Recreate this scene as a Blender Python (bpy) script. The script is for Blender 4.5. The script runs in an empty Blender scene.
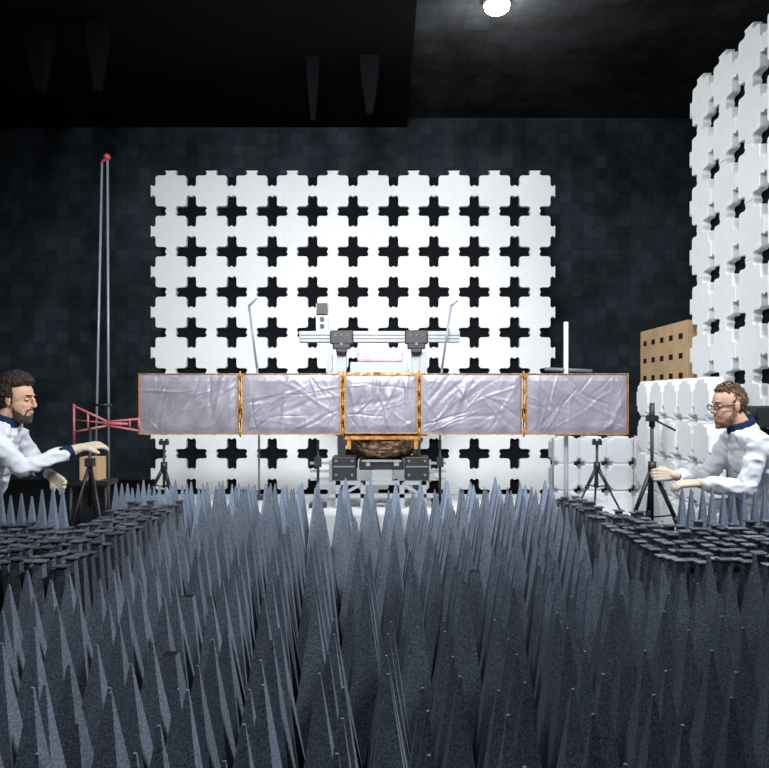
import bpy, bmesh, math, random
from mathutils import Vector, Matrix, noise
random.seed(7)
scene=bpy.context.scene
COL=scene.collection
F=755.0
def P(px,py,Y):
    return Vector(((px-384.5)*Y/F, Y, 1.0-(py-400)*Y/F))

# ---------------------------------------------------------------- materials
def mat(name,c1,rough=0.6,metal=0.0,c2=None,nscale=8,detail=4,bump=0.0,bscale=60,rand=0.0,ramp=(0.35,0.65),emit=None,sheen=0):
    m=bpy.data.materials.new(name); m.use_nodes=True
    nt=m.node_tree; N=nt.nodes; L=nt.links
    b=N['Principled BSDF']
    b.inputs['Base Color'].default_value=(*c1,1)
    b.inputs['Roughness'].default_value=rough
    b.inputs['Metallic'].default_value=metal
    if rough>0.8: b.inputs['Specular IOR Level'].default_value=0.15
    tc=N.new('ShaderNodeTexCoord')
    col=None
    if c2 is not None:
        n=N.new('ShaderNodeTexNoise'); n.inputs['Scale'].default_value=nscale; n.inputs['Detail'].default_value=detail
        L.new(tc.outputs['Object'],n.inputs['Vector'])
        r=N.new('ShaderNodeValToRGB')
        r.color_ramp.elements[0].position=ramp[0]; r.color_ramp.elements[1].position=ramp[1]
        r.color_ramp.elements[0].color=(*c1,1); r.color_ramp.elements[1].color=(*c2,1)
        L.new(n.outputs['Fac'],r.inputs['Fac']); col=r.outputs['Color']
        L.new(col,b.inputs['Base Color'])
    if rand>0:
        oi=N.new('ShaderNodeObjectInfo')
        mr=N.new('ShaderNodeMapRange'); mr.inputs['To Min'].default_value=1-rand; mr.inputs['To Max'].default_value=1+rand
        L.new(oi.outputs['Random'],mr.inputs['Value'])
        hs=N.new('ShaderNodeHueSaturation')
        if col is not None: L.new(col,hs.inputs['Color'])
        else: hs.inputs['Color'].default_value=(*c1,1)
        L.new(mr.outputs['Result'],hs.inputs['Value'])
        L.new(hs.outputs['Color'],b.inputs['Base Color'])
    if bump>0:
        n2=N.new('ShaderNodeTexNoise'); n2.inputs['Scale'].default_value=bscale; n2.inputs['Detail'].default_value=3
        L.new(tc.outputs['Object'],n2.inputs['Vector'])
        bp=N.new('ShaderNodeBump'); bp.inputs['Strength'].default_value=bump; bp.inputs['Distance'].default_value=0.01
        L.new(n2.outputs['Fac'],bp.inputs['Height']); L.new(bp.outputs['Normal'],b.inputs['Normal'])
    if emit:
        b.inputs['Emission Color'].default_value=(*emit[0],1); b.inputs['Emission Strength'].default_value=emit[1]
    return m
M={}
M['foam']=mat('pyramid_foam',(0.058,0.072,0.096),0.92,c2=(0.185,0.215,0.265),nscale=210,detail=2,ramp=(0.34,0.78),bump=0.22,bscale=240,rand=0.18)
M['foamlit']=mat('pyramid_foam_painted_lit',(0.10,0.125,0.175),0.9,c2=(0.24,0.29,0.375),nscale=190,detail=2,ramp=(0.35,0.75),bump=0.3,bscale=200,rand=0.15)  # paler copy of the foam; brightness of lit rows put into the colour
M['foamblack']=mat('black_foam',(0.005,0.006,0.008),0.95,bump=0.3,bscale=120)
M['foamcap']=mat('cap_foam',(0.035,0.042,0.054),0.85,c2=(0.105,0.12,0.145),nscale=120,detail=2,rand=0.45)
M['eps']=mat('white_polystyrene',(0.80,0.83,0.85),0.7,c2=(0.84,0.865,0.885),nscale=12,rand=0.03)
M['floor']=mat('floor_dark',(0.006,0.007,0.009),0.9,c2=(0.012,0.014,0.018),nscale=5)
M['plat']=mat('platform_grey',(0.55,0.57,0.6),0.6,c2=(0.65,0.66,0.68),nscale=6)
M['alu']=mat('aluminium',(0.30,0.32,0.34),0.5,0.3,bump=0.03)
M['white']=mat('white_paint',(0.58,0.60,0.62),0.5)
M['grey']=mat('grey_paint',(0.12,0.13,0.145),0.5)
M['black']=mat('black_plastic',(0.010,0.010,0.012),0.5)
M['tape']=mat('orange_polyimide_tape',(0.27,0.11,0.02),0.4,0.25,c2=(0.55,0.27,0.06),nscale=40,bump=0.3,bscale=60)
M['copper']=mat('copper_foil',(0.12,0.055,0.03),0.36,0.6,c2=(0.62,0.38,0.2),nscale=22,bump=1.0,bscale=30,ramp=(0.4,0.62))
M['pink']=mat('pink_antistatic_film',(0.50,0.30,0.37),0.5,c2=(0.66,0.46,0.52),nscale=30,bump=0.6,bscale=60)
M['red']=mat('red_tube',(0.45,0.04,0.06),0.45)
M['redpale']=mat('pale_red_tube',(0.40,0.11,0.125),0.5)
M['card']=mat('tan_board',(0.46,0.30,0.16),0.8,c2=(0.56,0.38,0.21),nscale=6)
M['hole']=mat('hole_dark',(0.01,0.008,0.006),0.9)
M['coat']=mat('white_coat_cloth',(0.70,0.73,0.79),0.85,bump=0.2,bscale=25)
M['navy']=mat('navy_knit',(0.012,0.025,0.075),0.9,bump=0.4,bscale=150)
M['glove']=mat('beige_glove',(0.50,0.43,0.33),0.7,bump=0.2,bscale=120)
M['skin']=mat('skin',(0.56,0.31,0.21),0.6,c2=(0.66,0.40,0.29),nscale=25,bump=0.08,bscale=120)
M['hair1']=mat('dark_brown_hair',(0.012,0.007,0.005),0.65,c2=(0.04,0.022,0.014),nscale=90,bump=0.9,bscale=190)
M['hair2']=mat('light_brown_hair',(0.06,0.03,0.013),0.65,c2=(0.16,0.085,0.04),nscale=120,bump=1.0,bscale=220)
M['beard2']=mat('ginger_brown_beard',(0.20,0.09,0.045),0.7,c2=(0.36,0.19,0.11),nscale=120,bump=0.8,bscale=180)
M['beard1']=mat('short_dark_beard',(0.03,0.018,0.012),0.7,c2=(0.12,0.07,0.05),nscale=120,bump=0.8,bscale=180)
M['trouser']=mat('dark_trousers',(0.02,0.025,0.035),0.85)
M['eye']=mat('eye_white',(0.55,0.50,0.48),0.3)
M['iris']=mat('iris_dark',(0.02,0.012,0.008),0.2)
M['steel']=mat('grey_rod',(0.22,0.25,0.29),0.4,0.2)
M['lamp']=mat('lamp_glow',(1,1,1),0.5,emit=((1,0.95,0.82),40))
M['cover']=mat('lavender_silver_cover',(0.185,0.178,0.215),0.42,0.15,c2=(0.27,0.26,0.302),nscale=6,bump=0.25,bscale=30)

def wallmat(name,a,b_,sc,vert,lo=0.45,hi=1.4):
    m=bpy.data.materials.new(name); m.use_nodes=True
    nt=m.node_tree;N=nt.nodes;L=nt.links;b=N['Principled BSDF'];b.inputs['Roughness'].default_value=0.95; b.inputs['Specular IOR Level'].default_value=0.1
    tc=N.new('ShaderNodeTexCoord')
    mp=N.new('ShaderNodeMapping'); mp.inputs['Rotation'].default_value=(math.pi/2,0,0) if vert else (0,0,0)
    L.new(tc.outputs['Object'],mp.inputs['Vector'])
    br=N.new('ShaderNodeTexBrick'); br.offset=0.0; br.inputs['Scale'].default_value=sc; br.inputs['Bias'].default_value=-0.3
    br.inputs['Color1'].default_value=(*a,1); br.inputs['Color2'].default_value=(*b_,1); br.inputs['Mortar'].default_value=(a[0]*.8,a[1]*.8,a[2]*.8,1)
    br.inputs['Brick Width'].default_value=0.5; br.inputs['Row Height'].default_value=0.5; br.inputs['Mortar Size'].default_value=0.009
    L.new(mp.outputs['Vector'],br.inputs['Vector'])
    n=N.new('ShaderNodeTexNoise'); n.inputs['Scale'].default_value=0.9; n.inputs['Detail'].default_value=10; n.inputs['Roughness'].default_value=0.75
    L.new(tc.outputs['Object'],n.inputs['Vector'])
    r=N.new('ShaderNodeValToRGB'); r.color_ramp.elements[0].position=0.38; r.color_ramp.elements[1].position=0.68
    r.color_ramp.elements[0].color=(lo,lo,lo,1); r.color_ramp.elements[1].color=(hi,hi,hi,1)
    L.new(n.outputs['Fac'],r.inputs['Fac'])
    mx=N.new('ShaderNodeMix'); mx.data_type='RGBA'; mx.blend_type='MULTIPLY'; mx.inputs['Factor'].default_value=1
    L.new(br.outputs['Color'],mx.inputs['A']); L.new(r.outputs['Color'],mx.inputs['B'])
    L.new(mx.outputs['Result'],b.inputs['Base Color'])
    return m
M['wall']=wallmat('wall_tiles',(0.034,0.047,0.060),(0.060,0.078,0.096),3.4,True)
M['ceil']=wallmat('ceiling_tiles',(0.06,0.066,0.075),(0.085,0.094,0.107),2.0,False)

# ---------------------------------------------------------------- builder
class B:
    def __init__(s): s.bm=bmesh.new()
    def box(s,c,d,rot=None):
        r=bmesh.ops.create_cube(s.bm,size=1.0)
        mt=Matrix.Translation(Vector(c))@(rot if rot else Matrix.Identity(4))@Matrix.Diagonal((d[0],d[1],d[2],1))
        bmesh.ops.transform(s.bm,matrix=mt,verts=r['verts']); return s
    def bar(s,a,b,w,h):
        a=Vector(a);b=Vector(b);d=b-a
        q=d.to_track_quat('Z','Y').to_matrix().to_4x4()
        return s.box((a+b)/2,(w,h,d.length),q)
    def cyl(s,a,b,r1,r2=None,seg=14,cap=True):
        a=Vector(a);b=Vector(b);d=b-a
        r2=r1 if r2 is None else r2
        r=bmesh.ops.create_cone(s.bm,cap_ends=cap,segments=seg,radius1=r1,radius2=r2,depth=d.length)
        mt=Matrix.Translation((a+b)/2)@d.to_track_quat('Z','Y').to_matrix().to_4x4()
        bmesh.ops.transform(s.bm,matrix=mt,verts=r['verts'])
        for v in r['verts']:
            for f in v.link_faces:
                if len(f.verts)==4: f.smooth=True
        return s
    def ell(s,c,rad,rot=None,sub=2):
        r=bmesh.ops.create_icosphere(s.bm,subdivisions=sub,radius=1.0)
        mt=Matrix.Translation(Vector(c))@(rot if rot else Matrix.Identity(4))@Matrix.Diagonal((rad[0],rad[1],rad[2],1))
        bmesh.ops.transform(s.bm,matrix=mt,verts=r['verts'])
        for v in r['verts']:
            for f in v.link_faces: f.smooth=True
        return s
    def cap(s,a,b,r1,r2):
        a=Vector(a);b=Vector(b)
        s.ell(a,(r1,)*3);s.ell(b,(r2,)*3)
        if (b-a).length>1e-4: s.cyl(a,b,r1,r2,seg=16)
        return s
    def mesh(s,name):
        me=bpy.data.meshes.new(name); s.bm.to_mesh(me); s.bm.free(); return me
def root(name,label,cat,loc,group=None):
    o=bpy.data.objects.new(name,None); o.location=loc; o.empty_display_size=0.05
    COL.objects.link(o); o['label']=label;o['category']=cat
    if group:o['group']=group
    return o
def wloc(o):
    v=Vector(o.location)
    p=o.parent
    while p: v+=Vector(p.location); p=p.parent
    return v
def fin(b,name,m,parent=None,label=None,cat=None,origin=None,bevel=0,group=None):
    me=b.mesh(name) if isinstance(b,B) else b
    o=bpy.data.objects.new(name,me)
    me.materials.clear(); me.materials.append(M[m])
    if parent is not None:
        base=wloc(parent); me.transform(Matrix.Translation(-base)); o.parent=parent
    else:
        org=Vector(origin) if origin is not None else Vector((0,0,0))
        me.transform(Matrix.Translation(-org)); o.location=org
    COL.objects.link(o)
    if label:o['label']=label
    if cat:o['category']=cat
    if group:o['group']=group
    if bevel:
        md=o.modifiers.new('bev','BEVEL'); md.width=bevel; md.segments=2; md.limit_method='ANGLE'
    return o
def struct(o): o['kind']='structure'; return o

# ---------------------------------------------------------------- room
def slab(name,c,d,m):
    b=B().box(c,d); o=fin(b,name,m,origin=c); struct(o); return o
slab('floor',(0,4,-0.05),(11.2,14,0.1),'floor')
slab('wall_back',(0,9.6,2.45),(11.2,0.2,4.9),'wall')
slab('wall_left',(-5.6,4,2.45),(0.2,14,4.9),'foamblack')
slab('wall_right',(5.6,4,2.45),(0.2,14,4.9),'foamblack')
slab('wall_front',(0,-3.1,2.45),(11.2,0.2,4.9),'foamblack')
slab('ceiling',(0,4,4.63),(11.2,14,0.16),'ceil')
slab('trim_1',(-2.62,5,4.49),(5.8,9,0.12),'foamblack')

lr=root('ceiling_lamp','round bright white ceiling lamp set in dark ceiling','lamp',(1.0,6.72,4.55))
fin(B().cyl((1.0,6.72,4.51),(1.0,6.72,4.55),0.12,0.125,24),'lamp_housing','white',lr)
b=B(); b.cyl((1.0,6.72,4.48),(1.0,6.72,4.509),0.105,0.105,24); b.ell((1.0,6.72,4.48),(.1,.1,.04))
fin(b,'lamp_lens','lamp',lr,label='glowing white lens')

def pyr(bm,x,y,z0,z1,p,tip=0.006,dx=0,dy=0,base=0.03,rot=0.0,foot=None):
    h=p/2; sgn=1 if z1>z0 else -1
    hf=h if foot is None else foot/2
    L=[(hf,z0,0),(hf,z0+base*sgn*.6,0),(h,z0+base*sgn,0),(tip/2,z1,1)]
    rings=[];cr,sr=math.cos(rot),math.sin(rot)
    for (r,z,k) in L:
        rr=[]
        for sx,sy in((-1,-1),(1,-1),(1,1),(-1,1)):
            a,b_=sx*r+dx*k,sy*r+dy*k
            rr.append(bm.verts.new((x+a*cr-b_*sr,y+a*sr+b_*cr,z)))
        rings.append(rr)
    bm.faces.new(rings[0][::-1]); bm.faces.new(rings[-1])
    for a,b in zip(rings,rings[1:]):
        for i in range(4):
            j=(i+1)%4; bm.faces.new((a[i],a[j],b[j],b[i]))
for (x,y,w,h) in [(-3.15,6.9,.20,.62),(-2.62,6.9,.16,.6),(-0.72,7.6,.12,.62),(-0.15,7.6,.18,.55)]:
    b=B(); b.box((x,y,4.41),(w+.02,w+.02,0.04)); pyr(b.bm,x,y,4.39,4.43-h,w,w*.35,0,0,.12); bmesh.ops.recalc_face_normals(b.bm,faces=b.bm.faces)
    fin(b,'ceiling_absorber','foamblack',origin=(x,y,4.43),label='dark tapered foam absorber hanging from black ceiling',cat='foam absorber',group='hanging ceiling absorbers')

# ---------------------------------------------------------------- cross cells
def round_poly(pts,rad,seg=4):
    out=[];n=len(pts)
    for i in range(n):
        p0=Vector(pts[i-1]);p=Vector(pts[i]);p1=Vector(pts[(i+1)%n])
        a=(p0-p);c=(p1-p); r=min(rad,a.length*0.45,c.length*0.45)
        A=p+a.normalized()*r; C=p+c.normalized()*r
        for k in range(seg+1):
            t=k/seg; out.append((A*(1-t)**2+p*2*t*(1-t)+C*t*t))
    return out
def cell_mesh(p,depth,g=0.0002,Lf=0.385,wf=0.118,ch=0.0):
    h=p/2-g; L=Lf*p; w=wf*p; e=w+.040*p
    c=[(L-.040*p,0),(L,w*.40),(L,w*.7),(L-.04*p,w),(e,w),(w,e),(w,L-.04*p),(w*.7,L),(w*.40,L),(0,L-.040*p)]
    q=[]
    for (sx,sy) in ((-1,-1),(1,-1),(1,1),(-1,1)):
        pts=[(sx*(h-a),sy*(h-b2)) for a,b2 in c]
        if sx*sy>0: pts=pts[::-1]
        q+=pts
    poly=round_poly(q,0.016*p/0.43,3)
    n=len(poly)
    bm=bmesh.new(); rings=[]
    lay=[(0,1.0),(-depth+ch,1.0)]+([(-depth,1-ch*2.2/p)] if ch>0 else [])
    for y,s in lay:
        rings.append([bm.verts.new((v.x*s,y,v.y*s+p/2)) for v in poly])
    bm.faces.new(rings[0]); bm.faces.new(rings[-1][::-1])
    for a,b2 in zip(rings,rings[1:]):
        for i in range(n):
            j=(i+1)%n; bm.faces.new((a[i],a[j],b2[j],b2[i]))
    bmesh.ops.recalc_face_normals(bm,faces=bm.faces)
    me=bpy.data.meshes.new('polystyrene_block'); bm.to_mesh(me); bm.free(); me.materials.append(M['eps']); return me
LBL='white polystyrene absorber block with notched corners forming cross gaps'
def cell(me,loc,rot,grp,lbl=LBL):
    o=bpy.data.objects.new('polystyrene_block',me); o.location=loc; o.rotation_euler=(0,0,rot)
    COL.objects.link(o); o['label']=lbl;o['category']='foam block';o['group']=grp; return o
pz=0.4287; px_=0.4287
me1=cell_mesh(0.4287,0.06,ch=0.0015)
X0=-0.334-5*px_
for r in range(8):
    for c in range(10):
        cell(me1,(X0+px_*(c+0.5),8.06+random.uniform(-.0008,.0008),r*pz+0.001),0,'white cross-gap block wall at the far end')
fin(B().box((-0.334,8.08,1.7),(4.10,0.03,3.36)),'backing_panel','foamblack',origin=(-0.334,8.08,0.02),label='added flat black sheet painting the shade in gaps of white block wall',cat='panel')  # black sheet added so the cross gaps read as deep shade
fin(B().box((-0.334,8.36,1.6),(3.6,0.5,3.2)),'wall_frame','foamblack',origin=(-0.334,8.36,0.0),label='black freestanding frame carrying white block wall',cat='frame')
pr=0.384
me2=cell_mesh(pr,0.06,Lf=0.37,wf=0.12,ch=0.003)
for r in range(9):
    for c in range(7):
        cell(me2,(2.455+random.uniform(-.003,.003),5.73-pr*c,r*pr+0.001),-math.pi/2,'white cross-gap block side wall')
fin(B().box((2.485,4.58,1.71),(0.04,2.5,3.36)),'backing_panel','foamblack',origin=(2.485,4.58,0.02),label='added flat black sheet painting the shade in gaps of white side wall',cat='panel')  # dark of the side wall gaps comes from this added black sheet
me3=cell_mesh(0.287,0.12,Lf=0.30,wf=0.09,ch=0.014)
for r in range(4):
    for c in range(5):
        cell(me3,(2.22+random.uniform(-.008,.008),6.16-0.289*c,0.288*r+0.001),-math.pi/2,'low stack of white blocks')
fin(B().box((2.26,5.58,.56),(0.04,1.36,1.10)),'backing_panel','white',origin=(2.26,5.58,0.01),label='flat white backing panel behind low block stack',cat='panel')
me4=cell_mesh(0.2295,0.16,Lf=0.22,wf=0.07,ch=0.012)
for r in range(3):
    for c in range(4):
        cell(me4,(1.535+0.231*c,6.54+random.uniform(-.006,.006),0.2300*r+0.001),0,'small white block stack behind tripod')

tb=root('perforated_box','tan board crate with rows of dark slot holes','crate',(2.7,6.52,0.0))
fin(B().box((2.72,6.56,1.36),(0.62,1.1,0.56)),'box_body','card',tb,bevel=0.004)
for i in range(5):
    for j in range(3):
        y=6.14+0.21*i; z=1.2+0.16*j
        fin(B().box((2.409,y,z),(0.006,0.075,0.045)),'slot_hole','hole',tb)
fin(B().box((2.72,6.60,0.54),(0.5,0.9,1.08)),'box_base','white',tb,label='white pedestal')

# ---------------------------------------------------------------- pyramid field
PT=0.138; PW=0.133; H0=0.46
gr='dark grey foam pyramids covering the floor'
lab='tall dark blue-grey foam pyramid absorber with matte speckled surface'
vars_=[]
for k in range(6):
    bm=bmesh.new()
    pyr(bm,0,0,0,H0,PW,0.005,random.uniform(-.007,.007),random.uniform(-.007,.007),0.03,0,PT-.002)
    bmesh.ops.recalc_face_normals(bm,faces=bm.faces)
    me=bpy.data.meshes.new('foam_pyramid'); bm.to_mesh(me); bm.free(); me.materials.append(M['foam']); vars_.append(me)
bm=bmesh.new(); pyr(bm,0,0,0,0.38,PW,0.034,0,0,0.03,0,PT-.002); bmesh.ops.recalc_face_normals(bm,faces=bm.faces)
metr=bpy.data.meshes.new('foam_pyramid_broken'); bm.to_mesh(metr); bm.free(); metr.materials.append(M['foam']); metr.materials.append(M['foamblack'])
for f in metr.polygons:
    if f.center.z>0.37: f.material_index=1
spots=[]
NT=4
TS=NT*PT+0.012
random.seed(33)
for tj in range(-1,9):
    sh=[0.0,0.42,0.15,0.55,0.3,0.1,0.48,0.22,0.36,0.1][tj+1]*PT*1.3
    for ti in range(-8,9):
        cx=(ti+0.1)*TS+sh+random.uniform(-.004,.004); cy=0.88+TS/2+tj*TS+random.uniform(-.004,.004)
        ro=math.radians(random.uniform(-1.0,1.0)); th=random.uniform(-.038,.034)
        for a in range(NT):
            for b_ in range(NT):
                lx=(a-1.5)*PT; ly=(b_-1.5)*PT
                X=cx+lx*math.cos(ro)-ly*math.sin(ro); Y=cy+lx*math.sin(ro)+ly*math.cos(ro)
                if Y<0.85 or Y>4.61 or abs(X)>0.51*Y+0.40: continue
                if Y>2.59 and (X>0.94 or X<-1.04): continue
                spots.append((X,Y,th,ro))
random.seed(11)
def vis(s):
    X,Y=s[:2]
    x=384.5+F*X/Y; yt=400+F*0.54/Y
    return (-30<x<800) and yt<775
cand=sorted([s for s in spots if vis(s)],key=lambda s:s[1])
ind=set(cand[:240])
broken=set()
for (bx,by) in((172,637),(605,665),(178,600),(640,560),(470,585)):
    best=min(spots,key=lambda s:(384.5+F*s[0]/s[1]-bx)**2+(400+F*0.62/s[1]-by)**2); broken.add(best)
restbm=bmesh.new()
for s in spots:
    X,Y,th,ro=s
    hsc=1+(th+random.uniform(-.010,.010))/H0
    if s in ind:
        me=metr if s in broken else random.choice(vars_)
        o=bpy.data.objects.new('foam_pyramid',me); o.location=(X,Y,0.0005); o.rotation_euler=(0,0,ro+random.choice((0,1,2,3))*math.pi/2); o.scale=(1,1,hsc)
        COL.objects.link(o); o['label']=lab if s not in broken else 'dark foam pyramid with tip broken off'; o['category']='foam pyramid'; o['group']=gr
    else:
        pyr(restbm,X,Y,0,H0*hsc,PW,0.005,random.uniform(-.007,.007),random.uniform(-.007,.007),0.03,ro,PT-.002)
bmesh.ops.recalc_face_normals(restbm,faces=restbm.faces)
me=bpy.data.meshes.new('foam_pyramid_field'); restbm.to_mesh(me); restbm.free()
o=fin(me,'foam_pyramid_field','foam',label='dense field of dark blue-grey foam pyramid absorbers',cat='foam pyramids'); o['kind']='stuff'; o['group']=gr
def row(x0,x1,Y,p,h,g,lbl,key='foamlit'):
    bm=bmesh.new(); pyr(bm,0,0,0,h,p*.96,0.006,0,0,0.05,0,p-.002); bmesh.ops.recalc_face_normals(bm,faces=bm.faces)
    me=bpy.data.meshes.new('pale_foam_pyramid'); bm.to_mesh(me); bm.free(); me.materials.append(M[key])
    x=x0+p/2
    while x+p/2<=x1+1e-4:
        o=bpy.data.objects.new('foam_pyramid',me); o.location=(x,Y,0.0005); o.scale=(1,1,random.uniform(.95,1.04)); o.rotation_euler=(0,0,0)
        COL.objects.link(o); o['label']=lbl;o['category']='foam pyramid';o['group']=g; x+=p
g2='pale pyramids edging the platform'
l2='tall blue-grey foam pyramid coloured pale as if lit, beside platform'
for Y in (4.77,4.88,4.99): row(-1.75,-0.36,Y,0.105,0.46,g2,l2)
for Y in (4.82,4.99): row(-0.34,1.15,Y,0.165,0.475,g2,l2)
g3='short rows of pyramids in front of technicians'
l3='blue-grey foam pyramid in row beside kneeling technician'
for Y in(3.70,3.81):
    row(1.45,2.3,Y,0.104,0.555,g3,l3,'foamlit'); row(-2.3,-1.56,Y,0.104,0.555,g3,l3,'foamlit')  # paler foam colour brightens these rows, which get little light
bm=bmesh.new(); pyr(bm,0,0,0,0.415,0.080,0.030,0,0,0.05)
r=bmesh.ops.create_cube(bm,size=1); bmesh.ops.transform(bm,matrix=Matrix.Translation((0,0,0.418))@Matrix.Diagonal((0.048,0.048,0.005,1)),verts=r['verts'])
bmesh.ops.recalc_face_normals(bm,faces=bm.faces)
mecap=bpy.data.meshes.new('capped_foam_block'); bm.to_mesh(mecap); bm.free(); mecap.materials.append(M['foamcap'])
caps=[]
for j in range(24):
    for i in range(14):
        for s in(-1,1):
            X=(-(1.165+i*0.082) if s<0 else 1.065+i*0.082); Y=2.73+j*0.082
            if abs(X)>0.51*Y+0.04: continue
            if Y>3.60:
                if s<0 and (abs(X)>1.48 or Y>4.3): continue
                if s>0 and (X>1.36 or Y>4.6 or (Y>4.0 and X>1.22)): continue
            caps.append((X,Y))
LC='dark foam absorber with flat square cap for walkway'
rb=bmesh.new()
for k,(X,Y) in enumerate(caps):
    if k<298:
        o=bpy.data.objects.new('capped_foam_block',mecap); o.location=(X,Y,0.0005); o.scale=(1,1,random.uniform(.95,1.03)); o.rotation_euler=(0,0,random.uniform(-.01,.01))
        COL.objects.link(o); o['label']=LC; o['category']='foam block'; o['group']='flat-topped walkway absorbers'
    else:
        pyr(rb,X,Y,0,0.415,0.080,0.030,0,0,0.05)
        r=bmesh.ops.create_cube(rb,size=1); bmesh.ops.transform(rb,matrix=Matrix.Translation((X,Y,0.418))@Matrix.Diagonal((0.048,0.048,0.005,1)),verts=r['verts'])
if len(caps)>298:
    bmesh.ops.recalc_face_normals(rb,faces=rb.faces); me=bpy.data.meshes.new('x'); rb.to_mesh(me)
    o=fin(me,'capped_foam_field','foamcap',label='dark foam absorbers with flat square caps for walkway',cat='foam blocks'); o['kind']='stuff'; o['group']='flat-topped walkway absorbers'
rb.free()

# ---------------------------------------------------------------- platform
fin(B().box((-0.1,5.68,0.11),(3.6,1.14,0.22)),'platform','plat',origin=(-0.1,5.68,0),label='low light grey platform under satellite rig',cat='platform',bevel=0.004)

# ---------------------------------------------------------------- satellite
YS=5.4
sat=root('satellite','satellite with five fabric-covered panel segments edged in orange tape','satellite',(0.0,5.5,0.55))
def cover(x0,x1,y0,y1,seed):
    a=P(x0,y1,YS);c=P(x1,y0,YS); W=c.x-a.x; H=c.z-a.z
    rn=random.Random(seed*13)
    creases=[]
    for k in range(36):
        cx=rn.random()*W; cz=rn.random()*H; an=rn.gauss(math.radians([60,35,75,30,65][seed-1]),.5) if rn.random()<.75 else rn.uniform(0,math.pi)
        creases.append((cx,cz,math.cos(an),math.sin(an),rn.uniform(.10,.40),rn.uniform(.007,.026),rn.choice((-1,1,1))*rn.uniform(.0012,.0050)))
    nx,nz=int(W*190),90
    bm=bmesh.new(); V=[]
    for j in range(nz+1):
        rowv=[]
        for i in range(nx+1):
            u=i/nx;v=j/nz
            x=W*u; z=H*v
            e=min(x,W-x,z,H-z); k=min(1,e/.05)
            wx=noise.noise(Vector((x*6,z*6,seed*5.0)))*.02
            d=0
            for (cx,cz,ca_,sa_,ln,wd,am) in creases:
                dx=x-cx;dz=z-cz; al=dx*ca_+dz*sa_; ac=abs(-dx*sa_+dz*ca_+wx)
                if abs(al)<ln and ac<wd: d+=am*(1-ac/wd)*(1-(al/ln)**2)
            d+=.007*noise.noise(Vector((x*3.5,z*5,seed*7.7)))+.002*noise.noise(Vector((x*14,z*11,seed*1.7)))
            rowv.append(bm.verts.new((a.x+x,YS-0.010-k*(0.008+d),a.z+z)))
        V.append(rowv)
    for j in range(nz):
        for i in range(nx):
            f=bm.faces.new((V[j][i],V[j][i+1],V[j+1][i+1],V[j+1][i])); f.smooth=True
    me=bpy.data.meshes.new('c'); bm.to_mesh(me); bm.free(); return me
segs=[(140,238),(243,341),(345,417),(421,521),(526,627)]
for k,(x0,x1) in enumerate(segs):
    y0,y1=(374,434) if k!=2 else (375,433)
    a=P(x0,y1,YS);c=P(x1,y0,YS)
    pn=bpy.data.objects.new('panel_segment',None); pn.parent=sat; ctr=Vector(((a.x+c.x)/2,YS,(a.z+c.z)/2)); pn.location=ctr-Vector(sat.location); COL.objects.link(pn)
    fin(B().box((ctr.x,YS+0.018,ctr.z),(c.x-a.x,0.03,c.z-a.z)),'panel_core','alu',pn)
    fin(cover(x0,x1,y0,y1,k+1),'fabric_cover','cover',pn,label='wrinkled silver-lavender fabric cover')
    t=0.0055
    fb=B()
    fb.box((ctr.x,YS-0.004,c.z+t*.2),(c.x-a.x+.01,0.03,t)); fb.box((ctr.x,YS-0.004,a.z-t*.2),(c.x-a.x+.01,0.03,t))
    fb.box((a.x,YS-0.006,ctr.z),(t*1.2,0.04,c.z-a.z)); fb.box((c.x,YS-0.006,ctr.z),(t*1.2,0.04,c.z-a.z))
    for q in range(6):
        xx=a.x+(c.x-a.x)*(q+.5)/6+random.uniform(-.02,.02)
        fb.box((xx,YS-0.012,a.z-.002),(0.03,0.034,0.007)); 
    fin(fb,'tape_edge','tape',pn,label='orange tape edging')
for xh in(240.5,343,419,523.5):
    hb=B(); hb.cyl(P(xh,437,YS+.01),P(xh,371,YS+.01),0.006)
    for yy in(376,390,404,418,432):
        p=P(xh,yy,YS); hb.cyl((p.x,YS-0.022,p.z-.03),(p.x,YS-0.022,p.z+.03),0.006,seg=10); hb.box((p.x,YS-.005,p.z),(0.024,0.03,0.012))
    fin(hb,'panel_hinge','tape',sat,label='copper-coloured hinge wrapped in tape')
Yb=5.68
def bx(b,x0,x1,y0,y1,Y,d):
    a=P(x0,y1,Y);c=P(x1,y0,Y)
    return b.box(((a.x+c.x)/2,Y+d/2,(a.z+c.z)/2),(c.x-a.x,d,c.z-a.z))
fin(bx(B(),335,428,372,436,5.47,0.40),'satellite_body','copper',sat,bevel=0.01,label='foil-wrapped body')
b=B(); c0=P(383,438,Yb)
b.ell(c0,(0.29,0.26,0.165),None,5)
for v in b.bm.verts:
    d=(v.co-c0).normalized(); q=v.co*14
    v.co+=d*(0.016*noise.noise(q)+0.010*abs(noise.noise(q*2.2)))
    if v.co.z>c0.z: v.co.z=c0.z+(v.co.z-c0.z)*.1
fin(b,'lower_foil_dome','copper',sat,label='crumpled copper foil dome')
b=B(); bx(b,345,420,436,439.5,5.39,0.03)
for xx in(347,414): bx(b,xx,xx+4,439,449,5.40,0.02)
fin(b,'tape_strip','tape',sat)
b=B(); p=P(383,443,5.42)
for k in range(10):
    t0=math.pi*k/10; t1=math.pi*(k+1)/10
    b.cyl((p.x-.2*math.cos(t0),5.40,p.z-.05*math.sin(t0)),(p.x-.2*math.cos(t1),5.40,p.z-.05*math.sin(t1)),0.006,seg=8)
fin(b,'cable_loop','black',sat)

fin(bx(B(),357,403,350,362,5.55,0.3),'wrapped_module','pink',sat,bevel=0.02,label='module wrapped in pink film')
fin(bx(B(),350,408,362,373,5.52,0.34),'top_deck','alu',sat,bevel=0.004)

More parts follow.
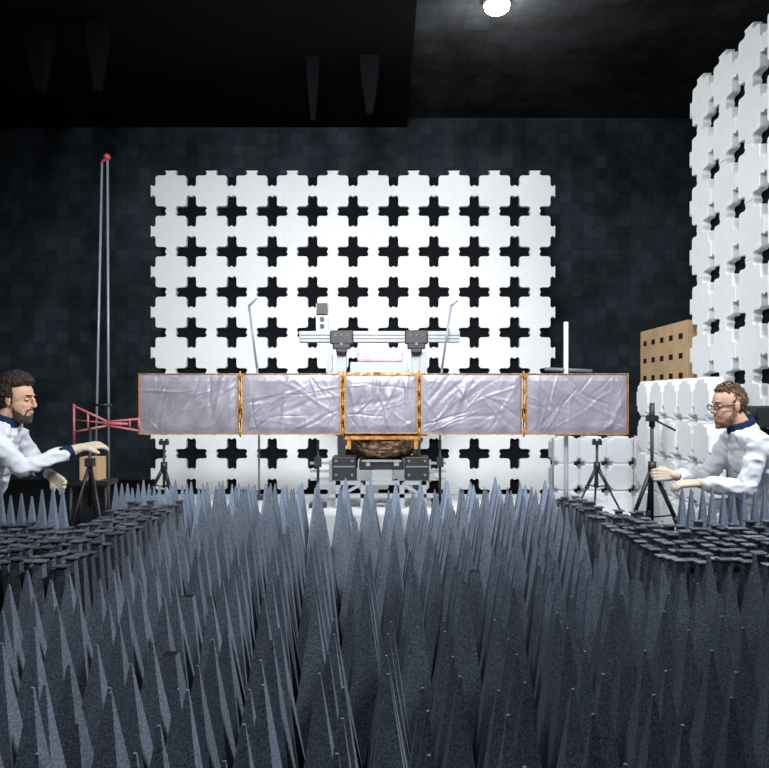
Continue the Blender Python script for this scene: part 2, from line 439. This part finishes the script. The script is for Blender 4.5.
YB=5.93
mb=root('mounting_beam','silver aluminium beam with black brackets above satellite','beam',P(380,372,YB))
fin(bx(B(),299,460,331,342,YB,0.1),'beam_profile','alu',mb,bevel=0.004)
b=B(); bx(b,300,459,334.5,335.5,YB-.005,0.01); bx(b,300,459,338,339,YB-.005,0.01)
fin(b,'beam_slot','grey',mb)
for xc in(341.5,416.5):
    b=B(); bx(b,xc-11.5,xc+11.5,330,344,YB-.06,0.05)
    bx(b,xc-9,xc+9,343,349,YB-.06,0.05); bx(b,xc-5.5,xc+5.5,348,353,YB-.06,0.05)
    fin(b,'bracket','black',mb,label='black stepped bracket',bevel=0.01)
    b=B()
    for dx,dy in((-6,-10),(0,-10),(6,-10)):
        p=P(xc+dx,345+dy,YB-.06); b.cyl((p.x,YB-.068,p.z),(p.x,YB-.058,p.z),0.006,seg=12)
    p=P(xc,344,YB-.06); b.cyl((p.x,YB-.07,p.z),(p.x,YB-.058,p.z),0.012,seg=16)
    fin(b,'bracket_bolt','grey',mb)
    b=B(); bx(b,xc-5,xc+5,342,373,YB+.02,0.06); p=P(xc,373,YB+.05); b.box((p.x,YB+.05,(p.z+.22)/2),(.06,.06,p.z-.22))
    fin(b,'beam_post','alu',mb,bevel=0.003)
b=B(); bx(b,316,328,303,331,YB+.02,0.05)
fin(b,'upright_plate','alu',mb)
b=B(); bx(b,316.5,327.5,303,314,YB,0.03)
for yy in(319,326):
    p=P(322,yy,YB+.01); b.cyl((p.x,YB+.005,p.z),(p.x,YB+.022,p.z),0.018,seg=14)
fin(b,'plate_cap','black',mb)
b=B(); bx(b,326,332,354,372,YB,0.08); bx(b,420,427,352,372,YB,0.08)
fin(b,'side_fitting','alu',mb)

def rod(pts,Y,r,lbl):
    base=P(pts[0][0],pts[0][1],Y); rt=root('support_rod',lbl,'rod',(base.x,Y,0.22))
    b=B()
    b.cyl((base.x,Y,0.24),(base.x,Y,base.z),0.008)
    for a,c in zip(pts,pts[1:]): b.cap(P(a[0],a[1],Y),P(c[0],c[1],Y),r,r*.9)
    fin(b,'rod_shaft','steel',rt)
    fin(B().cyl((base.x,Y,0.2205),(base.x,Y,0.245),0.07,seg=20),'rod_foot','black',rt)
rod([(259,400),(257,368),(249,306),(256,299)],5.95,0.009,'thin grey bent rod on round foot behind panels')
rod([(440,400),(442,368),(451,306),(457,301)],5.80,0.009,'thin grey bent rod on round foot behind panels')
p=P(566,322,5.6)
wp=root('white_post','thick white vertical post with crossbar beside panels','post',(p.x,5.6,0.22))
fin(B().cyl((p.x,5.6,0.221),(p.x,5.6,p.z),0.017),'post_shaft','white',wp)
b=B(); q=P(545,369,5.6); q2=P(592,371,5.6); b.cyl(q,q2,0.013)
fin(b,'crossbar','grey',wp)
fin(B().box((p.x,5.6,0.235),(0.2,0.2,0.028)),'post_foot','black',wp)

st=root('support_stand','aluminium trolley stand with black actuators carrying satellite','stand',(0,5.65,0.22))
for xc in(344,417):
    fin(bx(B(),xc-12,xc+12,457,481,5.45,0.2),'black_unit','black',st,bevel=0.006,label='black drive unit')
    b=B(); bx(b,xc-11,xc+11,466,467.5,5.44,0.012)
    for dx in(-8,8):
        for yy in (461,475):
            p=P(xc+dx,yy,5.445); b.cyl((p.x,5.437,p.z),(p.x,5.45,p.z),0.010)
    fin(b,'unit_fitting','grey',st)
b=B(); bx(b,359,404,460,470,5.5,0.3)
fin(b,'centre_block','black',st,bevel=0.01)
b=B(); bx(b,362,401,460,462,5.48,0.03); bx(b,372,392,470,483,5.47,0.1); bx(b,366,370,462,466,5.49,.02); bx(b,394,399,462,466,5.49,.02)
fin(b,'centre_plate','alu',st)
b=B()
bx(b,334,428,481,485,5.42,0.05); bx(b,336,426,481,485,5.85,0.05)
a=P(337,485,5.42);c=P(425,481,5.42)
for xx in (a.x,c.x): b.box((xx,5.66,(a.z+c.z)/2),(.04,.46,.028))
for xc in(338,363,402,424): bx(b,xc-2.5,xc+2.5,481,508.5,5.42,0.04)
bx(b,330,434,494,498,5.42,0.05)
b.bar(P(338,497,5.43),P(363,483,5.43),0.02,0.02); b.bar(P(424,497,5.43),P(402,483,5.43),0.02,0.02)
fin(b,'stand_frame','alu',st)
for xc in(318,440):
    b=B(); q=P(xc,440,5.5); b.cyl(q,(q.x,5.5,0.222),0.01); b.box((q.x,5.5,P(0,462,5.5).z),(0.05,0.05,0.07))
    b.box((q.x,5.5,0.236),(0.12,0.12,0.03))
    fin(b,'side_jack','black',st,label='slim black side jack')
for (xa,xb_) in((310,332),(428,446)):
    b=B()
    for i in range(3):
        y=462+i*8; bx(b,xa,xb_,y,y+2.5,5.52,0.03)
    bx(b,xb_-3 if xa<400 else xa,xb_ if xa<400 else xa+3,460,482,5.53,.03)
    fin(b,'side_rail','alu',st)

# ---------------------------------------------------------------- tripods
def tripod(px,ytop,Y,zbase,spread,lbl,head):
    parts='black'
    t=P(px,ytop,Y); rt=root('tripod',lbl,'tripod',(t.x,Y,zbase))
    hub=Vector((t.x,Y,zbase+(t.z-zbase)*0.62))
    fin(B().cyl((t.x,Y,zbase+(t.z-zbase)*0.3),(t.x,Y,t.z-0.03),0.010),'centre_column',parts,rt)
    for k in range(3):
        an=math.radians(200+120*k)
        foot=Vector((t.x+spread*math.cos(an),Y+spread*math.sin(an),zbase+0.008))
        b=B(); mid=hub.lerp(foot,.5)
        b.cyl(hub,mid,0.013,0.012); b.cyl(mid,foot,0.008,0.007); b.ell(foot,(.014,.014,.008)); b.cyl(mid+(hub-mid)*.06,mid-(hub-mid)*.06,0.016)
        low=Vector((t.x,Y,zbase+(t.z-zbase)*0.32)); b.cyl(low,hub.lerp(foot,.45),0.005)
        fin(b,'leg',parts,rt)
    b=B(); b.cyl(hub-Vector((0,0,.03)),hub+Vector((0,0,.03)),0.024)
    fin(b,'hub',parts,rt)
    b=B()
    if head=='clamp':
        b.box((t.x,Y,t.z-0.02),(0.06,0.05,0.03)); b.box((t.x-.02,Y,t.z-.002),(0.01,0.05,0.02)); b.box((t.x+.02,Y,t.z-.002),(0.01,0.05,0.02))
    else:
        b.cyl((t.x,Y,t.z-.14),(t.x,Y,t.z),0.018,0.014); b.box((t.x,Y,t.z-.09),(0.06,0.05,0.035)); b.cyl((t.x,Y,t.z-.09),(t.x+.12,Y-.05,t.z-.16),0.006)
    fin(b,'tripod_head',parts,rt)
    return rt
tripod(597,440,5.42,0.2205,0.17,'small black tripod with clamp under panel tip','clamp')
tripod(164,440,5.42,0.2205,0.15,'small black tripod with clamp under panel tip','clamp')
tripod(652,403,4.42,0.0,0.28,'tall black camera tripod gripped by technician','cam')
rt=root('slim_pole','slim grey pole with small foot under panel','pole',(P(553,437,5.3).x,5.3,0.22))
fin(B().cyl((rt.location.x,5.3,0.23),(rt.location.x,5.3,P(0,438,5.3).z),0.007),'pole_shaft','grey',rt)
fin(B().cyl((rt.location.x,5.3,0.2205),(rt.location.x,5.3,0.235),0.05),'pole_foot','black',rt)

# ---------------------------------------------------------------- mast
Ym=5.75
mr=root('mast','tall twin-rod mast with red cap','mast',(P(103,400,Ym).x,Ym,0.0))
a=P(107.5,158,Ym)
b0=P(109,415,Ym); c=P(102,163,Ym); c0_=P(97,415,Ym)
b=B(); b.cyl((b0.x,Ym,0.05),a,0.009); fin(b,'mast_rod','steel',mr)
b=B(); b.cyl((c0_.x-.02,Ym,0.05),c,0.009); fin(b,'mast_rod','steel',mr)
b=B(); b.ell(P(107,157,Ym),(0.026,0.026,0.026)); b.cyl(P(101,163,Ym),P(109,156,Ym),0.010); fin(b,'mast_cap','red',mr)
b=B(); b.cyl(P(94,405,Ym),P(111,405,Ym),0.012)
fin(b,'mast_clamp','black',mr)
fin(B().box((mr.location.x,Ym,0.03),(0.28,0.3,0.06)),'mast_base','black',mr,bevel=0.01)

Ya=4.6
an=root('antenna','pale red tubular antenna frame with wedge horn on dark stand','antenna',(P(90,440,Ya).x,Ya,0.0))
b=B()
b.cap(P(74,405,Ya),P(74,443,Ya),0.007,0.007)
b.cap(P(74,406,Ya),P(106,421,Ya),0.007,0.007)
b.cap(P(74,432,Ya),P(106,426,Ya),0.007,0.007)
b.cap(P(74,420,Ya+.12),P(106,423,Ya),0.006,0.006)
b.cap(P(88,413,Ya),P(88,429,Ya),0.006,0.006)
b.cap(P(74,406,Ya),P(74,420,Ya+.12),0.006,0.006); b.cap(P(74,420,Ya+.12),P(74,432,Ya),0.006,0.006)
fin(b,'antenna_frame','redpale',an)
b=B(); b.cap(P(104,422,Ya),P(140,419,Ya),0.007,0.007); b.cap(P(104,425,Ya),P(140,431,Ya),0.007,0.007); b.cap(P(139,419,Ya),P(139,431,Ya),0.007,0.007)
for xx,dy in((112,3),(120,4),(130,5)): b.cap(P(xx,424-dy,Ya),P(xx,424+dy,Ya),0.005,0.005)
b.cyl(P(104,423.5,Ya),P(128,424,Ya),0.012,0.008)
fin(b,'antenna_horn','redpale',an)
b=B(); q=P(90,440,Ya); b.cyl((q.x,Ya,0.35),(q.x,Ya,P(0,428,Ya).z),0.010)
for k in range(3):
    an_=math.radians(90+120*k); b.cyl((q.x,Ya,0.62),(q.x+.17*math.cos(an_),Ya+.17*math.sin(an_),0.01),0.010)
b.box((q.x,Ya,0.62),(0.05,0.05,0.05))
fin(b,'antenna_stand','black',an)
cb=root('carton','small tan cardboard carton on dark stool','box',(P(93,470,4.93).x,4.93,0.0))
q=P(93,468,4.93)
fin(B().box((q.x,4.93,q.z),(0.13,0.12,0.15)),'carton_body','card',cb,bevel=0.003)
b=B(); b.box((q.x,4.93,q.z-.09),(0.26,0.2,0.03))
for sx in(-1,1):
    for sy in(-1,1): b.cyl((q.x+sx*.11,4.93+sy*.08,q.z-.09),(q.x+sx*.12,4.93+sy*.09,0.005),0.012)
fin(b,'stool','black',cb)

# ---------------------------------------------------------------- people
def remesh(b,voxel,smooth=4,wr=0.0,ws=10):
    me=b.mesh('tmp'); o=bpy.data.objects.new('tmp',me); COL.objects.link(o)
    md=o.modifiers.new('r','REMESH'); md.mode='VOXEL'; md.voxel_size=voxel
    if smooth:
        sm=o.modifiers.new('s','SMOOTH'); sm.factor=0.5; sm.iterations=smooth
    dg=bpy.context.evaluated_depsgraph_get(); ev=o.evaluated_get(dg)
    m2=bpy.data.meshes.new_from_object(ev); bpy.data.objects.remove(o)
    if wr>0:
        ns=[v.normal.copy() for v in m2.vertices]
        for v,n in zip(m2.vertices,ns):
            q=v.co*ws
            a_=noise.noise(Vector((q.x*.9+q.z*.5,q.y*.6,q.z*1.1-q.x*.4)))
            d=(0.35-abs(a_))*1.5+0.30*(0.3-abs(noise.noise(q*1.9)))
            v.co+=n*(d*wr)
    for p in m2.polygons: p.use_smooth=True
    return m2
def hand(b,W,d,n,e=0.0,curl=0.5,side=1):
    d=Vector(d).normalized(); n=Vector(n); n=(n-d*n.dot(d)).normalized(); s=d.cross(n)*side
    for i in range(4):
        k=W+d*0.078+s*((i-1.5)*0.0185)
        b.cap(W+s*((i-1.5)*0.011)+d*0.01,k,0.0135+e,0.0098+e)
        L=[.064,.073,.068,.052][i]*0.5
        ang=curl*0.5; p=k
        for sgm in range(3):
            dd=(d*math.cos(ang)+n*math.sin(ang)); ln=L*[0.9,0.65,0.5][sgm]
            q=p+dd*ln; b.cap(p,q,0.0083+e-0.0007*sgm,0.0078+e-0.0009*sgm); p=q; ang+=curl*(1+0.1*i)
    t0=W+d*0.03-s*0.024; t1=t0+(d*.75-s*.6+n*.35).normalized()*.035; t2=t1+(d*.9-s*.05+n*.5).normalized()*.027
    b.cap(W+d*.02,t0,0.013+e,0.012+e); b.cap(t0,t1,0.0115+e,0.0095+e); b.cap(t1,t2,0.0092+e,0.008+e)
def person(J):
    f=J['face']
    rt=root('person',J['label'],'person',(J['hip'].x,J['hip'].y,0.0))
    H=Matrix.Translation(J['head'])@Matrix.Rotation(f,4,'Z')@Matrix.Rotation(J.get('pitch',0),4,'Y')@Matrix.Diagonal((J.get('hs',1),)*3+(1,))
    R=Matrix.Rotation(f,4,'Z')@Matrix.Rotation(J.get('pitch',0),4,'Y')
    hp=lambda x,y,z:(H@Vector((x,y,z)))
    b=B()
    he=lambda bb,c,r,sub=3: bb.ell(hp(*c),r,R,sub)
    he(b,(-.012,0,.032),(.094,.070,.083)); he(b,(.018,0,-.03),(.064,.054,.078)); he(b,(.030,0,-.075),(.050,.038,.040))
    he(b,(.066,0,-.100),(.018,.018,.015))
    b.cap(hp(.080,0,.016),hp(.098,0,-.020),.007,.009); he(b,(.092,0,-.026),(.013,.014,.008)); 
    he(b,(.068,0,.030),(.016,.038,.008)); he(b,(.048,.026,-.022),(.022,.020,.020)); he(b,(.048,-.026,-.022),(.022,.020,.020))
    he(b,(.079,0,-.053),(.009,.017,.0045)); he(b,(.077,0,-.062),(.009,.016,.005))
    for sy in(-1,1): 
        he(b,(-.006,sy*.072,-.002),(.017,.008,.028)); he(b,(-.002,sy*.070,-.022),(.010,.007,.012))
    nb=J['neck']; b.cap(hp(-.03,0,-.05),nb,.050,.056)
    hip=J['hip'];ch=J['chest']
    def torso(bb,e,eh=0):
        for k in range(9):
            t=k/8; c=hip.lerp(ch,t); bb.ell(c,(.098+e+.012*t,.145+e+.02*t,.10+e))
        for k in range(5):
            t=k/4; c=ch.lerp(nb,t); bb.ell(c+Vector((0,0,-.03*t)),(.108-.050*t+e*.7,.160-.095*t+e*.7,.085-.03*t))
    torso(b,0)
    for k in(0,1):
        b.cap(nb-Vector((0,0,.04)),J['sh'][k],.045,.050); b.cap(J['sh'][k],J['el'][k],.048,.037); b.cap(J['el'][k],J['wr'][k],.037,.023)
        hand(b,J['wr'][k],J['hd'][k],J['hn'][k],0,J['curl'][k],J['hside'][k])
        kn=J['kn'][k];ak=J['ak'][k]; hj=hip+Vector((0,(-.09,.09)[k],-.02))
        b.cap(hj,kn,.085,.058); b.cap(kn,ak,.055,.038); b.cap(ak,J['toe'][k],.036,.026)
    fin(remesh(b,0.0050,3),'body','skin',rt)
    b=B(); torso(b,.014)
    b.ell(hip+Vector((0,0,-.03)),(.145,.19,.13))
    cl=J.get('cufflen',(.28,.28))
    fx=math.cos(f)
    for k in range(14):
        t=math.radians(50+260*k/13); c=nb+Vector((.072*math.cos(t)*fx,.078*math.sin(t),-.026-.022*math.cos(t))); b.ell(c,(.016,.016,.026))
    for k in(0,1):
        b.cap(nb-Vector((0,0,.05)),J['sh'][k],.052,.060); b.cap(J['sh'][k],J['el'][k],.060,.047); b.cap(J['el'][k],J['wr'][k]+(J['el'][k]-J['wr'][k])*cl[k],.047,.041)
        hj=hip+Vector((0,(-.09,.09)[k],-.02)); b.cap(hj,hj.lerp(J['kn'][k],.65),.11,.09)
    fin(remesh(b,0.006,3,0.014,14),'lab_coat','coat',rt,label='white lab coat')
    for k in(0,1):
        b=B()
        w=J['wr'][k];e=J['el'][k]; b.cap(w+(e-w)*(cl[k]+.06),w+(e-w)*.20,.040,.037)
        fin(remesh(b,0.005,2,0.002,40),'sleeve_cuff','navy',rt,label='navy knit cuff')
    b=B(); 
    for k in range(20):
        t=2*math.pi*k/20; c=nb+Vector((.058*math.cos(t),.060*math.sin(t),.010-.024*math.cos(t)*fx)); b.ell(c,(.014,.014,.032))
    fin(remesh(b,0.005,3),'collar','navy',rt,label='navy collar')
    for k in(0,1):
        b=B(); hand(b,J['wr'][k],J['hd'][k],J['hn'][k],.0024,J['curl'][k],J['hside'][k]); w=J['wr'][k]; b.cap(w,w+(J['el'][k]-w)*.16,.026,.032)
        fin(remesh(b,0.0038,1),'glove','glove',rt,label='beige work glove')
    b=B()
    for k in(0,1):
        hj=hip+Vector((0,(-.09,.09)[k],-.02)); b.cap(hj,J['kn'][k],.092,.066); b.cap(J['kn'][k],J['ak'][k],.064,.05)
    fin(remesh(b,0.012,3),'trousers','trouser',rt)
    for k in(0,1):
        b=B(); b.cap(J['ak'][k],J['toe'][k],.046,.036); fin(remesh(b,0.01,2),'shoe','black',rt)
    rnd=random.Random(J['seed'])
    b=B()
    cs=J['curlsize']
    n=520
    for i in range(n):
        z=1-2*(i+.5)/n; a=i*2.39996; r=math.sqrt(1-z*z)
        d=Vector((r*math.cos(a),r*math.sin(a),z))
        p=Vector((-.012+.094*d.x,.070*d.y,.032+.083*d.z))
        ok = (p.z>.070+max(0,(p.x-.02))*.25) or (p.x<.008 and p.z>.022) or (p.x<-.03 and p.z>-.045)
        if p.x>.064: ok=False
        if not ok: continue
        top=max(0,p.z-.05)*J['hairtop']
        rr=cs*rnd.uniform(.5,1.3)
        q=p+d*(rr*.4)+Vector((top*.1,0,top*.5))
        b.ell(hp(*q),(rr,)*3,None,1)
        b.ell(hp(*(p)),(cs*.9,)*3,None,1)
    for sy in(-1,1):
        for k in range(4): b.ell(hp(.010-.002*k,sy*(.065-.0015*k),.025-.012*k),(.008,.005,.010),R,1)
    fin(remesh(b,0.0036,2),'hair',J['hair'],rt,label=J['hairlabel'])
    b=B()
    br=J['beardr']
    for i in range(1500):
        z=1-2*(i+.5)/1500; a=i*2.39996; r=math.sqrt(1-z*z)
        for (cx,cz,rx,ry,rz) in((.018,-.03,.064,.054,.078),(.030,-.075,.050,.038,.040)):
            p=Vector((cx+rx*r*math.cos(a),ry*r*math.sin(a),cz+rz*z))
            if p.x<.005: continue
            lim=-.074 if p.x>.055 else (-.064+(0.045-p.x)*.9)
            if p.z<lim and p.z>-.116: b.ell(hp(*p),(rnd.uniform(.9,1.1)*br,)*3,None,1)
    for k in range(9):
        t=(k-4)/4; b.ell(hp(.083-.010*t*t,t*.022,-.042-.005*t*t),(.006,.006,.0035),R,1)
    he(b,(.066,0,-.102),(.018+br*.4,.018+br*.4,.015+br*.5),2)
    for sy in(-1,1):
        for k in range(6): b.ell(hp(.069-.003*k,sy*(.024+.001*k),-.05-.008*k),(.005,.005,.006),R,1)
    fin(remesh(b,0.0034,2),'beard',J['beard'],rt,label=J['beardlabel'])
    for sy in(-1,1):
        fin(B().ell(hp(.0680,sy*.028,.007),(.0115,.0120,.0062),R,3),'eye','eye',rt)
        fin(B().ell(hp(.0775,sy*.028,.007),(.0032,.0048,.0050),R,2),'iris','iris',rt)
        b=B(); b.cap(hp(.082,sy*.014,.028),hp(.071,sy*.038,.028),.0035,.003); fin(b,'eyebrow',J['hair'],rt)
    if J.get('glasses'):
        b=B()
        for sy in(-1,1):
            pts=[hp(.096-.006*abs(math.cos(t)) ,sy*.030+.021*math.cos(t),.004+.016*math.sin(t)) for t in[2*math.pi*k/16 for k in range(17)]]
            for a,c in zip(pts,pts[1:]): b.cyl(a,c,.0024,seg=6)
            b.cyl(hp(.091,sy*.051,.008),hp(.0,sy*.076,.010),.0022,seg=6)
        b.cyl(hp(.097,-.010,.008),hp(.097,.010,.008),.0024,seg=6)
        fin(b,'glasses','black',rt,label='thin black-framed glasses')
    return rt
V=Vector
person(dict(seed=1,label='kneeling person with dark curly hair, white coat, reaching to antenna stand',face=math.radians(-8),pitch=math.radians(4),hs=1.08,
 head=V((-2.0,4.12,1.0)),neck=V((-2.065,4.12,.885)),chest=V((-2.14,4.12,.70)),hip=V((-2.30,4.14,.32)),
 sh=[V((-2.08,3.97,.805)),V((-2.08,4.27,.805))],el=[V((-1.92,4.00,.64)),V((-2.02,4.40,.60))],wr=[V((-1.68,4.18,.735)),V((-1.86,4.20,.585))],
 hd=[V((.8,.5,.14)),V((.6,-.1,-.45))],hn=[V((0,.5,-1)),V((0,-1,-.2))],curl=[.35,.5],hside=[1,-1],cufflen=(.30,.85),
 kn=[V((-1.93,4.03,.075)),V((-1.93,4.27,.075))],ak=[V((-2.36,4.02,.06)),V((-2.36,4.26,.06))],toe=[V((-2.5,4.02,.04)),V((-2.5,4.26,.04))],
 hair='hair1',beard='beard1',hairlabel='dark curly hair',beardlabel='short dark beard',curlsize=.0125,hairtop=.8,beardr=.0042))
person(dict(seed=2,label='kneeling person with glasses, short ginger beard, white coat, holding tripod',face=math.radians(190),pitch=math.radians(5),hs=1.0,
 head=V((1.875,4.12,.965)),neck=V((1.945,4.12,.85)),chest=V((2.02,4.12,.675)),hip=V((2.16,4.14,.31)),
 sh=[V((1.97,3.95,.775)),V((1.97,4.29,.775))],el=[V((1.88,3.93,.535)),V((1.85,4.36,.54))],wr=[V((1.68,4.04,.555)),V((1.65,4.31,.57))],
 hd=[V((-.9,.1,-.04)),V((-.95,.35,0))],hn=[V((0,.3,-1)),V((0,1,-.25))],curl=[.45,.7],hside=[1,1],cufflen=(.26,.26),
 kn=[V((1.80,4.03,.075)),V((1.80,4.27,.075))],ak=[V((2.2,4.02,.06)),V((2.2,4.26,.06))],toe=[V((2.34,4.02,.04)),V((2.34,4.26,.04))],
 hair='hair2',beard='beard2',hairlabel='short light brown hair',beardlabel='short ginger beard',curlsize=.0065,hairtop=.55,glasses=True,beardr=.0042))

eq=root('equipment_case','black equipment case on stand behind technician','case',(2.24,4.55,0.0))
fin(B().box((2.28,4.55,.90),(0.16,0.2,0.13)),'case_body','black',eq,bevel=0.01)
b=B(); b.cyl((2.28,4.55,.84),(2.28,4.55,.03),0.02); b.box((2.28,4.55,.015),(0.18,0.22,.03)); b.cyl((2.20,4.47,.9),(2.12,4.45,.92),0.02)
fin(b,'case_stand','black',eq)

# ---------------------------------------------------------------- lights
def area(loc,target,size,power,color=(1,1,1),spread=180,sy=None):
    l=bpy.data.lights.new('area','AREA'); l.energy=power; l.color=color; l.shape='RECTANGLE'; l.size=size; l.size_y=sy or size; l.spread=math.radians(spread)
    o=bpy.data.objects.new('area_light',l); o.location=loc; o.rotation_euler=(Vector(target)-Vector(loc)).to_track_quat('-Z','Y').to_euler(); COL.objects.link(o); return o
area((2.2,2.4,4.1),(0,3.0,0.3),0.45,165,(0.93,0.96,1.0),130)
area((-1.8,0.3,2.9),(0.2,2.6,0.3),0.6,20,(0.90,0.95,1.0),120)
area((-0.3,0.3,3.6),(-0.3,8,1.5),1.2,88,(0.96,0.98,1.0),66)
area((0.6,6.4,4.3),(0.2,5.0,0.0),0.6,14,(1,0.98,0.94),140)
area((-1.2,3.5,4.3),(2.4,5.4,1.4),1.0,42,(0.97,0.98,1.0),90)
l=bpy.data.lights.new('lamp','POINT'); l.energy=15; l.shadow_soft_size=0.12; l.color=(1,.97,.9)
o=bpy.data.objects.new('lamp_and_halo_light',l); o.location=(1.0,6.72,4.20); COL.objects.link(o)
l=bpy.data.lights.new('lamp','POINT'); l.energy=2.6; l.shadow_soft_size=0.08; l.color=(1,.93,.8)
o=bpy.data.objects.new('lamp_and_halo_light',l); o.location=(1.0,6.62,4.38); COL.objects.link(o)  # extra light added to make a warm halo on the ceiling round the lamp
w=bpy.data.worlds.new('World'); scene.world=w; w.use_nodes=True
w.node_tree.nodes['Background'].inputs['Color'].default_value=(0.5,0.6,0.8,1); w.node_tree.nodes['Background'].inputs['Strength'].default_value=0.05

# ---------------------------------------------------------------- camera
cd=bpy.data.cameras.new('cam'); cam=bpy.data.objects.new('camera',cd); COL.objects.link(cam)
cam.location=(0,0,1.0); cam.rotation_euler=(math.pi/2,0,0)
cd.sensor_width=36; cd.lens=F/769*36; cd.shift_y=16/769; cd.clip_start=0.05
scene.camera=cam
scene.view_settings.view_transform='Standard'
